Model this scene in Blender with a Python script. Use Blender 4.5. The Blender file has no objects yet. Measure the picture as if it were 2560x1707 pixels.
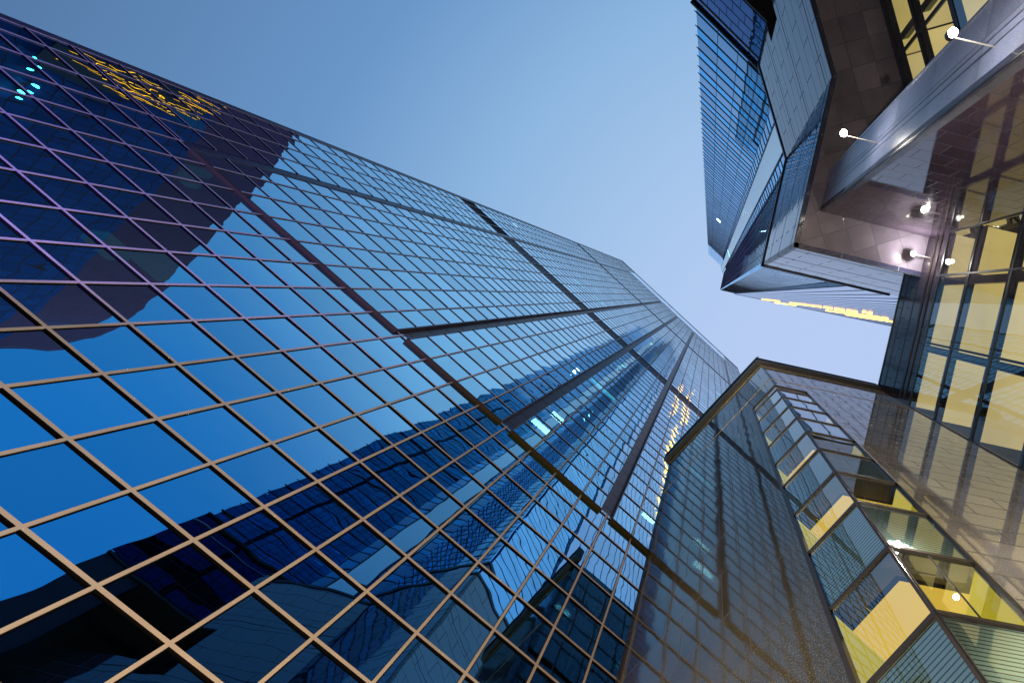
import bpy, math, random
from math import sin, cos, radians as rad, sqrt
from mathutils import Vector, Matrix
random.seed(7)
S = bpy.context.scene
COL = S.collection
CZ = 1.6                                   # eye height; all heights below are above the eye

# ------------------------------------------------------------------ camera
RM = [[0.99837873, 0.0, 0.05692017], [-0.00224068, 0.99922489, 0.0393015], [-0.05687605, -0.03936532, 0.99760488]]
FPX, PX, PY = 1208.0, 1845.2, 786.7
cam_d = bpy.data.cameras.new("camera"); cam = bpy.data.objects.new("camera", cam_d); COL.objects.link(cam)
m = Matrix.Identity(4)
for i in range(3):
    m[i][0] = RM[i][0]; m[i][1] = -RM[i][1]; m[i][2] = -RM[i][2]
m[2][3] = CZ
cam.matrix_world = m
cam_d.sensor_width = 36; cam_d.sensor_fit = 'HORIZONTAL'
cam_d.lens = FPX / 2560 * 36
cam_d.shift_x = (1280 - PX) / 2560; cam_d.shift_y = (PY - 853.5) / 2560
cam_d.clip_start = 0.05; cam_d.clip_end = 4000
S.camera = cam

def proj(x, y, h):
    c = [RM[0][j] * x + RM[1][j] * y + RM[2][j] * h for j in range(3)]
    if c[2] <= 0.01: return None
    return PX + FPX * c[0] / c[2], PY + FPX * c[1] / c[2]

# ------------------------------------------------------------------ frames of the place
AT = rad(43.1); AA = rad(12.6); AC = rad(73.0)
dT = Vector((cos(AT), sin(AT))); mT = Vector((-sin(AT), cos(AT)))      # along / towards the big tower
dA = Vector((cos(AA), sin(AA))); dB = Vector((-sin(AA), cos(AA)))
dC = Vector((cos(AC), sin(AC))); nC = Vector((-sin(AC), cos(AC)))
def ST(s, p): return dT * s + mT * p
def AB(a, b): return dA * a + dB * b
def CN(c, n): return dC * c + nC * n

# ------------------------------------------------------------------ world
W = bpy.data.worlds.new("World"); S.world = W; W.use_nodes = True
nt = W.node_tree; nt.nodes.clear()
def N(t, k, **kw):
    n = t.nodes.new(k)
    for a_, b_ in kw.items(): setattr(n, a_, b_)
    return n
out = N(nt, 'ShaderNodeOutputWorld'); bg = N(nt, 'ShaderNodeBackground'); bg.inputs[1].default_value = 1.0
sky = N(nt, 'ShaderNodeTexSky', sky_type='NISHITA', sun_disc=False)
SUN_EL, SUN_AZ = rad(7), rad(33)
sky.sun_elevation = SUN_EL; sky.sun_rotation = rad(57)
tc = N(nt, 'ShaderNodeTexCoord')
nrm = N(nt, 'ShaderNodeVectorMath', operation='NORMALIZE'); nt.links.new(tc.outputs['Generated'], nrm.inputs[0])
dt_ = N(nt, 'ShaderNodeVectorMath', operation='DOT_PRODUCT'); nt.links.new(nrm.outputs[0], dt_.inputs[0])
g = Vector((.24, .16, 1)).normalized(); dt_.inputs[1].default_value = g
rp = N(nt, 'ShaderNodeValToRGB'); nt.links.new(dt_.outputs['Value'], rp.inputs[0])
stops = [(0.0, (.035, .10, .25)), (.33, (.082, .178, .365)), (.57, (.135, .295, .56)), (.75, (.27, .465, .74)), (.90, (.385, .56, .83)), (1.0, (.475, .60, .89))]
cr = rp.color_ramp
cr.elements[0].position = 0; cr.elements[0].color = (*stops[0][1], 1)
cr.elements[1].position = 1; cr.elements[1].color = (*stops[-1][1], 1)
for p_, c_ in stops[1:-1]:
    e = cr.elements.new(p_); e.color = (*c_, 1)
sc_ = N(nt, 'ShaderNodeVectorMath', operation='SCALE'); nt.links.new(sky.outputs[0], sc_.inputs[0]); sc_.inputs['Scale'].default_value = 0.012
d2 = N(nt, 'ShaderNodeVectorMath', operation='DOT_PRODUCT'); nt.links.new(nrm.outputs[0], d2.inputs[0]); d2.inputs[1].default_value = (.30, -.954, 0)
mr = N(nt, 'ShaderNodeMapRange'); mr.inputs['From Min'].default_value = .50; mr.inputs['From Max'].default_value = .80; mr.interpolation_type = 'SMOOTHSTEP'; nt.links.new(d2.outputs['Value'], mr.inputs['Value'])
mxs = N(nt, 'ShaderNodeMix', data_type='RGBA'); nt.links.new(mr.outputs[0], mxs.inputs[0]); nt.links.new(rp.outputs[0], mxs.inputs[6]); mxs.inputs[7].default_value = (.022, .235, .58, 1)
ad = N(nt, 'ShaderNodeVectorMath', operation='ADD'); nt.links.new(mxs.outputs[2], ad.inputs[0]); nt.links.new(sc_.outputs[0], ad.inputs[1])
nt.links.new(ad.outputs[0], bg.inputs[0]); nt.links.new(bg.outputs[0], out.inputs[0])

# ------------------------------------------------------------------ sun (already behind the haze at dusk)
sl = bpy.data.lights.new("sun", 'SUN'); sl.energy = 0.5; sl.angle = rad(15); sl.color = (1, .86, .74)
so = bpy.data.objects.new("sun", sl); COL.objects.link(so)
sd = Vector((cos(SUN_EL) * cos(SUN_AZ), cos(SUN_EL) * sin(SUN_AZ), sin(SUN_EL)))
so.rotation_euler = sd.to_track_quat('Z', 'Y').to_euler(); so.location = (0, 0, 60)

S.view_settings.view_transform = 'Standard'; S.view_settings.look = 'None'
S.view_settings.exposure = 0; S.view_settings.gamma = 1
S.cycles.use_denoising = True; S.cycles.use_adaptive_sampling = False; S.cycles.max_bounces = 10; S.cycles.glossy_bounces = 5; S.cycles.transparent_max_bounces = 10
S.cycles.transmission_bounces = 4; S.cycles.diffuse_bounces = 2
S.cycles.sample_clamp_indirect = 4; S.cycles.caustics_reflective = False; S.cycles.caustics_refractive = False

# ------------------------------------------------------------------ materials
MATS = {}
def mat(name):
    M_ = bpy.data.materials.new(name); M_.use_nodes = True; t = M_.node_tree; t.nodes.clear()
    o = N(t, 'ShaderNodeOutputMaterial'); MATS[name] = M_
    return M_, t, o
def ramp(t, src, st):
    r = N(t, 'ShaderNodeValToRGB'); e = r.color_ramp.elements
    e[0].position = st[0][0]; e[0].color = (*st[0][1], 1); e[1].position = st[-1][0]; e[1].color = (*st[-1][1], 1)
    for p_, c_ in st[1:-1]:
        q = e.new(p_); q.color = (*c_, 1)
    t.links.new(src, r.inputs[0]); return r.outputs[0]
def mathn(t, op, a, b=None):
    n = N(t, 'ShaderNodeMath', operation=op)
    for i, v in enumerate((a, b)):
        if v is None: continue
        if isinstance(v, (int, float)): n.inputs[i].default_value = v
        else: t.links.new(v, n.inputs[i])
    return n.outputs[0]
def pillow(t, pil, noi, scale=.7, amp2=0.0):
    """bump: each sheet bellies out slightly and is a little wavy; UV = metres on the pane, 'rnd' = per pane"""
    uv = N(t, 'ShaderNodeUVMap', uv_map='local')
    sp = N(t, 'ShaderNodeSeparateXYZ'); t.links.new(uv.outputs[0], sp.inputs[0])
    x2 = mathn(t, 'MULTIPLY', sp.outputs[0], sp.outputs[0]); y2 = mathn(t, 'MULTIPLY', sp.outputs[1], sp.outputs[1])
    at = N(t, 'ShaderNodeAttribute', attribute_name='rnd')
    ra = mathn(t, 'ADD', mathn(t, 'MULTIPLY', at.outputs['Fac'], 1.0), .45)
    pl = mathn(t, 'MULTIPLY', mathn(t, 'MULTIPLY', mathn(t, 'ADD', x2, y2), -pil), ra)
    off = N(t, 'ShaderNodeCombineXYZ')
    t.links.new(sp.outputs[0], off.inputs[0]); t.links.new(sp.outputs[1], off.inputs[1])
    t.links.new(mathn(t, 'MULTIPLY', at.outputs['Fac'], 97.0), off.inputs[2])
    nz = N(t, 'ShaderNodeTexNoise'); nz.inputs['Scale'].default_value = scale; nz.inputs['Detail'].default_value = 1.0
    t.links.new(off.outputs[0], nz.inputs['Vector'])
    hh = mathn(t, 'ADD', pl, mathn(t, 'MULTIPLY', nz.outputs[0], noi))
    b = N(t, 'ShaderNodeBump'); b.inputs['Distance'].default_value = 1.0; b.inputs['Strength'].default_value = 1.0
    t.links.new(hh, b.inputs['Height']); return b.outputs[0], at.outputs['Fac']
def glass_facade(name, st, transp=.10, pil=.0016, noi=.006, scale=.7, rough=0.0, tv=.18, tcol=(.5, .75, .9)):
    M_, t, o = mat(name)
    nb, rnd = pillow(t, pil, noi, scale)
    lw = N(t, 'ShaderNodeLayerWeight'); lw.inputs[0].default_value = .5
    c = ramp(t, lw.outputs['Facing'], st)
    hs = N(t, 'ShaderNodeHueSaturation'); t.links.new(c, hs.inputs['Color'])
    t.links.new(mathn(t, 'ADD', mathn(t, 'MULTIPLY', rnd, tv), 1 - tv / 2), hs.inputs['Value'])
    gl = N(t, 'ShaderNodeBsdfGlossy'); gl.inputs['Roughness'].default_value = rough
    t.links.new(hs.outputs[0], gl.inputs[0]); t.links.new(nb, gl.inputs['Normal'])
    tr = N(t, 'ShaderNodeBsdfTransparent'); tr.inputs[0].default_value = (*tcol, 1)
    mx = N(t, 'ShaderNodeMixShader')
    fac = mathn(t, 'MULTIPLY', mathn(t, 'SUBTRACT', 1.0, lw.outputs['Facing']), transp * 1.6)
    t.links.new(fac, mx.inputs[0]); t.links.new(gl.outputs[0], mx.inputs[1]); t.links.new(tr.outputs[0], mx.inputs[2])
    t.links.new(mx.outputs[0], o.inputs[0]); return M_
def clear_glass(name, tint=(.85, .95, .92), base=.10, pil=.0006, noi=.004, k=1.0):
    M_, t, o = mat(name)
    nb, rnd = pillow(t, pil, noi)
    fr = N(t, 'ShaderNodeFresnel'); fr.inputs[0].default_value = 1.62
    gl = N(t, 'ShaderNodeBsdfGlossy'); gl.inputs['Roughness'].default_value = 0; t.links.new(nb, gl.inputs['Normal']); gl.inputs[0].default_value = (.92, .97, 1, 1)
    tr = N(t, 'ShaderNodeBsdfTransparent'); tr.inputs[0].default_value = (*tint, 1)
    mx = N(t, 'ShaderNodeMixShader')
    f = mathn(t, 'MINIMUM', mathn(t, 'ADD', mathn(t, 'MULTIPLY', fr.outputs[0], 1.6 * k), base), .92)
    t.links.new(f, mx.inputs[0]); t.links.new(tr.outputs[0], mx.inputs[1]); t.links.new(gl.outputs[0], mx.inputs[2])
    t.links.new(mx.outputs[0], o.inputs[0]); return M_
def plain(name, col, rough=.5, metal=0.0, ior=1.5, var=.12, vs=.6, spec=.5):
    M_, t, o = mat(name)
    p = N(t, 'ShaderNodeBsdfPrincipled'); p.inputs['Roughness'].default_value = rough; p.inputs['Metallic'].default_value = metal
    p.inputs['IOR'].default_value = ior; p.inputs['Specular IOR Level'].default_value = spec
    g_ = N(t, 'ShaderNodeNewGeometry'); nz = N(t, 'ShaderNodeTexNoise'); nz.inputs['Scale'].default_value = vs; nz.inputs['Detail'].default_value = 5
    t.links.new(g_.outputs['Position'], nz.inputs['Vector'])
    c = ramp(t, nz.outputs[0], [(.25, tuple(x * (1 - var) for x in col)), (.75, tuple(x * (1 + var) for x in col))])
    t.links.new(c, p.inputs['Base Color']); t.links.new(p.outputs[0], o.inputs[0]); return M_
def granite(name, col, spk, bw=1.4, bh=.9, rough=.06, ior=1.9, mortar=.012, joint=(.008, .008, .01), wav=.0025, offs=.5, sp=.35, coat=0.0):
    M_, t, o = mat(name)
    uv = N(t, 'ShaderNodeUVMap', uv_map='metres')
    br = N(t, 'ShaderNodeTexBrick'); t.links.new(uv.outputs[0], br.inputs['Vector'])
    br.inputs['Scale'].default_value = 1; br.inputs['Brick Width'].default_value = bw; br.inputs['Row Height'].default_value = bh
    br.inputs['Mortar Size'].default_value = mortar; br.inputs['Mortar Smooth'].default_value = 0; br.offset = offs
    br.inputs['Bias'].default_value = 0
    br.inputs['Color1'].default_value = (.80, .80, .80, 1); br.inputs['Color2'].default_value = (1.15, 1.15, 1.15, 1)
    nz = N(t, 'ShaderNodeTexNoise'); nz.inputs['Scale'].default_value = 38; nz.inputs['Detail'].default_value = 4; nz.inputs['Roughness'].default_value = .7
    t.links.new(uv.outputs[0], nz.inputs['Vector'])
    c = ramp(t, nz.outputs[0], [(.38, col), (.52, tuple(x * .6 for x in col)), (.62, spk)])
    n2 = N(t, 'ShaderNodeTexNoise'); n2.inputs['Scale'].default_value = .5; n2.inputs['Detail'].default_value = 6; t.links.new(uv.outputs[0], n2.inputs['Vector'])
    cl = ramp(t, n2.outputs[0], [(.3, (.75, .75, .75)), (.7, (1.2, 1.2, 1.2))])
    mm = N(t, 'ShaderNodeMix', data_type='RGBA', blend_type='MULTIPLY'); mm.inputs[0].default_value = 1
    t.links.new(c, mm.inputs[6]); t.links.new(br.outputs['Color'], mm.inputs[7])
    m3 = N(t, 'ShaderNodeMix', data_type='RGBA', blend_type='MULTIPLY'); m3.inputs[0].default_value = 1
    t.links.new(mm.outputs[2], m3.inputs[6]); t.links.new(cl, m3.inputs[7])
    m2 = N(t, 'ShaderNodeMix', data_type='RGBA'); t.links.new(br.outputs['Fac'], m2.inputs[0])
    t.links.new(m3.outputs[2], m2.inputs[6]); m2.inputs[7].default_value = (*joint, 1)
    p = N(t, 'ShaderNodeBsdfPrincipled'); t.links.new(m2.outputs[2], p.inputs['Base Color'])
    p.inputs['IOR'].default_value = ior
    rr = mathn(t, 'ADD', mathn(t, 'MULTIPLY', br.outputs['Fac'], .6), mathn(t, 'ADD', mathn(t, 'MULTIPLY', n2.outputs[0], .05), rough - .02))
    t.links.new(rr, p.inputs['Roughness'])
    wv = N(t, 'ShaderNodeTexNoise'); wv.inputs['Scale'].default_value = .9; wv.inputs['Detail'].default_value = .5; t.links.new(uv.outputs[0], wv.inputs['Vector'])
    hh = mathn(t, 'ADD', mathn(t, 'MULTIPLY', wv.outputs[0], wav), mathn(t, 'MULTIPLY', br.outputs['Fac'], -.004))
    b = N(t, 'ShaderNodeBump'); b.inputs['Distance'].default_value = 1; t.links.new(hh, b.inputs['Height']); t.links.new(b.outputs[0], p.inputs['Normal'])
    t.links.new(p.outputs[0], o.inputs[0]); return M_
def emit(name, col, st, tex=0.0):
    M_, t, o = mat(name); e = N(t, 'ShaderNodeEmission'); e.inputs[0].default_value = (*col, 1)
    e.inputs[1].default_value = st
    if tex:
        g_ = N(t, 'ShaderNodeNewGeometry'); nz = N(t, 'ShaderNodeTexNoise'); nz.inputs['Scale'].default_value = .45; t.links.new(g_.outputs['Position'], nz.inputs['Vector'])
        t.links.new(mathn(t, 'ADD', mathn(t, 'MULTIPLY', nz.outputs[0], tex * 2 * st), st * (1 - tex)), e.inputs[1])
    t.links.new(e.outputs[0], o.inputs[0]); return M_

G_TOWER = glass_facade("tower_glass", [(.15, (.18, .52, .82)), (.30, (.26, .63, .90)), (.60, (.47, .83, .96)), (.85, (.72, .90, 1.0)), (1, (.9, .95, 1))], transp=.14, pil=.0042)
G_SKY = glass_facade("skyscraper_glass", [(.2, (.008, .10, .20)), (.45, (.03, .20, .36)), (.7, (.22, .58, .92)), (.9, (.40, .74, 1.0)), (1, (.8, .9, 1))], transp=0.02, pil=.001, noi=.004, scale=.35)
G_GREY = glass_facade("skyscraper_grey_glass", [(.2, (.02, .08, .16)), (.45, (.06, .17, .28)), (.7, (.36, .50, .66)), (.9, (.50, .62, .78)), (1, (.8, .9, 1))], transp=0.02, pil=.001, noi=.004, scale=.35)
G_DARK = glass_facade("dark_podium_glass", [(.2, (.01, .015, .05)), (.45, (.02, .04, .12)), (.7, (.16, .24, .42)), (1, (.3, .38, .6))], transp=0.0, pil=.001, noi=.01, scale=.5)
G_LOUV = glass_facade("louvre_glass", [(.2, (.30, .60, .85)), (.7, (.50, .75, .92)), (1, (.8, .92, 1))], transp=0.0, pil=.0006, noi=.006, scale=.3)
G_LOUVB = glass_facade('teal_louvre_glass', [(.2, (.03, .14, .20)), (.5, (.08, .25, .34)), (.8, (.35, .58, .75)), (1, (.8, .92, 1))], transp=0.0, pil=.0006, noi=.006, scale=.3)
G_CLEAR = clear_glass("clear_glass")
G_COURT = clear_glass("court_glass", tint=(.93, .93, .86), base=.06, noi=.003)
M_ALU = plain("bronze_aluminium", (.44, .355, .29), .36, .5, var=.1, vs=1.5)
M_GASK = plain("black_gasket", (.003, .0025, .0025), .9, spec=0.0)
M_CHAN = plain("plum_metal_panel", (.026, .017, .026), .4, .0, var=.25, vs=.5)
M_CHANP = granite('plum_channel_panel', (.030, .019, .030), (.036, .024, .036), 3, 2, .32, 1.4, mortar=.03, offs=0, wav=0)
M_LEDGE = plain("olive_soffit_metal", (.030, .022, .010), .8, spec=.05)
M_LOUVBAND = plain("dark_plant_louvre", (.012, .014, .028), .5)
M_BACK = plain("dark_interior", (.010, .014, .020), .9, var=.5, vs=.25)
M_BACKG = plain("dark_lobby", (.06, .055, .05), .9, var=.3)
M_FRAME = plain("black_steel_frame", (.022, .018, .017), .32, .3)
M_FRAMEC = plain("blue_black_frame", (.035, .045, .06), .3, .3)
M_CORN = plain("charcoal_cornice", (.020, .017, .019), .38, var=.3, vs=1.2)
M_GG = granite("polished_black_granite", (.026, .024, .018), (.090, .072, .042), 1.5, 1.81, .045, 1.85, wav=.004)
M_GR = granite("grey_granite", (.22, .205, .195), (.40, .37, .33), 2.4, .72, .03, 2.7, wav=.003, mortar=.02)
M_GD = granite("dark_purple_granite", (.060, .042, .075), (.11, .08, .12), 1.3, .9, .045, 1.65, wav=.0035, joint=(.012, .02, .05))
M_GP = granite('parapet_granite', (.030, .022, .036), (.05, .04, .055), 1.3, .9, .09, 1.42, wav=.0035)
M_GE = granite("blue_grey_granite", (.22, .25, .40), (.34, .37, .52), 1.3, 3.0, .26, 1.9, wav=.003, offs=0)
M_GW = granite("slate_blue_cladding", (.055, .062, .135), (.10, .105, .19), 3.6, 1.35, .04, 2.45, wav=.008, sp=.1, mortar=.03)
M_GS = granite("polished_soffit_granite", (.22, .19, .27), (.32, .29, .36), 1.5, 1.5, .10, 2.0, wav=.002, mortar=.015, offs=0)
M_FIN = plain("dark_fin", (.018, .022, .040), .4, .2)
M_PALE = plain("pale_cladding", (.90, .96, .93), .22, .7, var=.04, vs=.05)
M_RIB = plain("pale_violet_cladding", (.80, .84, 1.0), .25, .7, var=.08, vs=.05)
M_SPAN = None
def frit():
    M_, t, o = mat("fritted_green_panel")
    uv = N(t, 'ShaderNodeUVMap', uv_map='metres'); sp = N(t, 'ShaderNodeSeparateXYZ'); t.links.new(uv.outputs[0], sp.inputs[0])
    fr = mathn(t, 'FRACT', mathn(t, 'MULTIPLY', sp.outputs[1], 12.0)); ln = mathn(t, 'LESS_THAN', fr, .26)
    mx = N(t, 'ShaderNodeMix', data_type='RGBA'); t.links.new(ln, mx.inputs[0]); mx.inputs[6].default_value = (.72, .90, .84, 1); mx.inputs[7].default_value = (.035, .05, .06, 1)
    p = N(t, 'ShaderNodeBsdfPrincipled'); p.inputs['Roughness'].default_value = .4; t.links.new(mx.outputs[2], p.inputs['Base Color'])
    t.links.new(mx.outputs[2], p.inputs['Emission Color']); p.inputs['Emission Strength'].default_value = 0.0
    t.links.new(p.outputs[0], o.inputs[0]); return M_
M_SPAN = frit()
E_YEL = emit("lit_yellow_ceiling", (1.0, .60, .075), .98, .14)  # room light put into the ceiling itself as emission
E_WALL = emit("lit_yellow_wall", (.85, .62, .03), .75, .2)  # wall glows by itself, room light put into its colour
E_PALE = emit("lit_pale_ceiling", (.82, .66, .28), .74, .25)  # court ceilings emit their own room light too
E_PALEW = emit("lit_pale_wall", (.62, .42, .07), .55, .3)  # court room walls glow in place of room lamps
E_PALES = [E_PALE, emit('lit_ceiling_b', (.84, .66, .22), .68, .3), emit('lit_ceiling_c', (.82, .66, .26), .86, .25)]
E_DOWN = emit('downlight_lens', (1, .9, .65), 4)
M_POCK = plain('warm_pocket', (.13, .11, .08), .8)
M_POCKC = plain('blue_grey_pocket', (.13, .17, .28), .8)
E_COOL = emit("cool_tube", (.60, 1.0, .92), 16)
E_COOL2 = emit("teal_tube", (.15, .85, .9), 6)
E_AMB = emit("amber_strip", (1.0, .44, .06), 8)
E_NEON = emit("yellow_neon", (1.0, .36, .008), 5)
E_CYAN = emit("cyan_lamp", (.05, .9, .85), 14)
E_LAMP = emit("lamp_lens", (1.0, .95, .85), 60)
M_BRN = plain("brown_crown_panel", (.17, .06, .14), .7)
def grid_dark():
    M_, t, o = mat("navy_grid_facade")
    uv = N(t, 'ShaderNodeUVMap', uv_map='metres')
    br = N(t, 'ShaderNodeTexBrick'); t.links.new(uv.outputs[0], br.inputs['Vector']); br.offset = 0
    br.inputs['Scale'].default_value = 1; br.inputs['Brick Width'].default_value = 3; br.inputs['Row Height'].default_value = 3.4; br.inputs['Mortar Size'].default_value = .12
    br.inputs['Color1'].default_value = (.008, .06, .26, 1); br.inputs['Color2'].default_value = (.014, .09, .36, 1); br.inputs['Mortar'].default_value = (.05, .03, .04, 1)
    p = N(t, 'ShaderNodeBsdfPrincipled'); p.inputs['Roughness'].default_value = .5; p.inputs['IOR'].default_value = 1.3; t.links.new(br.outputs['Color'], p.inputs['Base Color']); t.links.new(p.outputs[0], o.inputs[0]); return M_
M_NAVY = grid_dark()
M_ROOF = plain("roof_gravel", (.2, .2, .19), .9)
M_ASPH = plain("asphalt", (.05, .05, .052), .85, vs=3)
M_PAVE = granite("paving_stone", (.16, .155, .15), (.22, .21, .2), .6, .6, .5, 1.4)
M_KERB = plain("kerb_stone", (.25, .24, .23), .8)

# ------------------------------------------------------------------ mesh collector
class Frame:
    """vertical plane: origin O, unit direction d (u axis), outward normal n (w axis)"""
    def __init__(s, O, d, n): s.O, s.d, s.n = Vector(O), Vector(d), Vector(n)
    def flip(s): return s.d.y * s.n.x - s.d.x * s.n.y < 0
    def p(s, u, w, h):
        q = s.O + s.d * u + s.n * w; return (q.x, q.y, h + CZ)
class MB:
    def __init__(s): s.v, s.f, s.uv, s.lo, s.r = [], [], [], [], []
    def face(s, pts, uv, lo=None, r=0.5):
        k = len(s.v); s.v += pts; s.f.append(tuple(range(k, k + len(pts)))); s.uv.append(uv); s.lo.append(lo or uv); s.r.append(r)
    def box(s, F, u0, u1, w0, w1, h0, h1, skip=''):
        P = F.p
        faces = {'f': [(u0, w1, h0), (u1, w1, h0), (u1, w1, h1), (u0, w1, h1)], 'b': [(u1, w0, h0), (u0, w0, h0), (u0, w0, h1), (u1, w0, h1)],
                 'l': [(u0, w0, h0), (u0, w1, h0), (u0, w1, h1), (u0, w0, h1)], 'r': [(u1, w1, h0), (u1, w0, h0), (u1, w0, h1), (u1, w1, h1)],
                 't': [(u0, w1, h1), (u1, w1, h1), (u1, w0, h1), (u0, w0, h1)], 'd': [(u0, w0, h0), (u1, w0, h0), (u1, w1, h0), (u0, w1, h0)]}
        fl_ = F.flip()
        for k, q in faces.items():
            if k in skip: continue
            if fl_: q = q[::-1]
            if k in 'fb': uv = [(a[0], a[2]) for a in q]
            elif k in 'lr': uv = [(a[1], a[2]) for a in q]
            else: uv = [(a[0], a[1]) for a in q]
            s.face([P(*a) for a in q], uv)
        return s
    def pane(s, F, u0, u1, w, h0, h1, jit=0.0):
        j = lambda: 0
        tx, ty = random.gauss(0, jit), random.gauss(0, jit)
        cu, ch = (u0 + u1) / 2, (h0 + h1) / 2
        q = [(u0, h0), (u1, h0), (u1, h1), (u0, h1)]
        if F.flip(): q = q[::-1]
        s.face([F.p(a, w + (a - cu) * tx + (b - ch) * ty, b) for a, b in q], q, [(a - cu, b - ch) for a, b in q], random.random()); return s
    def prism(s, poly, h0, h1, cap=True):
        n = len(poly); L = 0
        ar = sum(poly[i][0] * poly[(i + 1) % n][1] - poly[(i + 1) % n][0] * poly[i][1] for i in range(n))
        if ar < 0: poly = poly[::-1]
        for i in range(n):
            a, b = poly[i], poly[(i + 1) % n]; l = (Vector(b[:2]) - Vector(a[:2])).length
            s.face([(a[0], a[1], h0 + CZ), (b[0], b[1], h0 + CZ), (b[0], b[1], h1 + CZ), (a[0], a[1], h1 + CZ)], [(L, h0), (L + l, h0), (L + l, h1), (L, h1)]); L += l
        if cap:
            for hh, pp in ((h1, poly), (h0, poly[::-1])):
                s.face([(a[0], a[1], hh + CZ) for a in pp], [(a[0], a[1]) for a in pp])
        return s
    def tube(s, A, B, r, n=8):
        A, B = Vector(A), Vector(B); d = (B - A).normalized(); x = d.orthogonal().normalized(); y = d.cross(x)
        ra = [A + (x * cos(2 * math.pi * i / n) + y * sin(2 * math.pi * i / n)) * r for i in range(n)]
        rb = [v + (B - A) for v in ra]
        for i in range(n):
            k = (i + 1) % n; s.face([tuple(ra[i]), tuple(ra[k]), tuple(rb[k]), tuple(rb[i])], [(0, 0), (1, 0), (1, 1), (0, 1)])
        s.face([tuple(v) for v in ra[::-1]], [(0, 0)] * n); s.face([tuple(v) for v in rb], [(0, 0)] * n); return s
    def build(s, name, m_, parent=None, label=None, stuff=False):
        me = bpy.data.meshes.new(name)
        o0 = parent['_o'] if parent is not None and '_o' in parent.keys() else (0, 0, 0)
        me.from_pydata([(v[0] - o0[0], v[1] - o0[1], v[2] - o0[2]) for v in s.v], [], s.f)
        u = me.uv_layers.new(name='metres'); l = me.uv_layers.new(name='local'); at = me.attributes.new('rnd', 'FLOAT', 'FACE')
        i = 0
        for fi, (a, b) in enumerate(zip(s.uv, s.lo)):
            at.data[fi].value = s.r[fi]
            for p_, q_ in zip(a, b): u.data[i].uv = p_; l.data[i].uv = q_; i += 1
        me.materials.append(m_)
        o = bpy.data.objects.new(name, me); COL.objects.link(o)
        if parent is not None: o.parent = parent; o['_o'] = list(o0)
        if label: o['label'] = label
        if stuff: o['kind'] = 'stuff'
        return o
def thing(name, xy, label, cat, group=None, z=0.0):
    o = bpy.data.objects.new(name, None); COL.objects.link(o); o.location = (xy[0], xy[1], z)
    o['_o'] = [xy[0], xy[1], z]; o['label'] = label; o['category'] = cat; o.empty_display_size = .5
    if group: o['group'] = group
    return o
def structure(name, mb, m_):
    o = mb.build(name, m_); o['kind'] = 'structure'; return o

# ------------------------------------------------------------------ ground
GND = MB(); R_ = 1500
GND.face([(-R_, -R_, 0), (R_, -R_, 0), (R_, R_, 0), (-R_, R_, 0)], [(-R_, -R_), (R_, -R_), (R_, R_), (-R_, R_)])
structure('ground', GND, M_PAVE)
FT = Frame(ST(0, 14.0), dT, -mT)            # facade plane of the big tower, u = s, w = towards us
rd = MB(); rd.box(FT, -200, 60, 7.5, 15.5, -1.6, -1.596, 'd')
structure('road', rd, M_ASPH)
kb = MB(); kb.box(FT, -200, 60, 7.2, 7.5, -1.6, -1.47, 'd'); kb.box(FT, -200, 60, 15.5, 15.8, -1.6, -1.47, 'd')
structure('kerb', kb, M_KERB)
pv = MB(); pv.box(FT, -200, 60, 15.8, 19.3, -1.6, -1.47, 'd'); pv.box(FT, -200, 28, .3, 7.2, -1.6, -1.47, 'd')
structure('pavement', pv, M_PAVE)

# ================================================================== big glass tower
tw = thing('glass_office_tower', ST(-3.5, 30), 'huge blue glass tower with brown mullion grid and dark recessed channels, filling the left', 'skyscraper')
K = 13.84 / 14.0
FB = Frame(ST(0, 13.84), dT, -mT)
SL, SR = -35.4, 28.3
TOP = 195.0
h_low = [11.23 + 2.01 * k for k in range(-6, 9)] + [29.32]
seg1 = [29.32 + (70.2 - 29.32) / 21 * k for k in range(1, 22)]
seg2 = [73.9 + (128.9 - 73.9) / 28 * k for k in range(0, 29)]
seg3 = [131.1 + (180 - 131.1) / 25 * k for k in range(0, 26)]
seg4 = [180 + 15 / 7 * k for k in range(1, 8)]
cols = [-3.5 + 2 * k for k in range(-16, 16)]
def between(a, b, eps=.5): return [a] + [c for c in cols if a + eps < c < b - eps] + [b]
blocks = [(-26.9, -12.0), (-11.15, -4.0), (-3.1, 4.0), (4.95, 19.75)]
chan = [(-27.7, -26.9), (-12.0, -11.15), (-4.0, -3.1), (4.0, 4.95), (19.75, 20.6)]
body = MB(); body.prism([ST(SL + .3, 15.4), ST(SR - .3, 15.4), ST(SR - .3, 50), ST(SL + .3, 50)], -1.6, TOP - .4)
body.build('core_wall', M_BACK, tw)
side = MB(); FL = Frame(ST(SL, 14.0), mT, -dT); side.box(FL, .0, 36, -.25, 0, -1.6, TOP, 'b'); side.build('end_wall', M_CHAN, tw)
side = MB(); FR_ = Frame(ST(SR, 14.0), mT, dT); side.box(FR_, .0, 36, -.25, 0, -1.6, TOP, 'b'); side.build('end_wall', M_CHAN, tw)
panes = []
def grid(Fr, ulist, hlist, k=1.0, w=0.0):
    for i in range(len(ulist) - 1):
        for j in range(len(hlist) - 1):
            panes.append((Fr, ulist[i] * k, ulist[i + 1] * k, w, hlist[j] * k, hlist[j + 1] * k))
edgeL = [SL + .55] + between(SL + .55, -27.7)[1:]
edgeR = between(20.6, SR - .4)
full = sorted(set([SL + .55] + [c for c in cols if SL + 1.3 < c < SR - 1] + [SR - .4]))
grid(FT, full, h_low)
for e in (edgeL, edgeR):
    grid(FT, e, [29.32] + seg1); grid(FT, e, seg2); grid(FT, e, seg3)
grid(FT, full, [180] + seg4)
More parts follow.
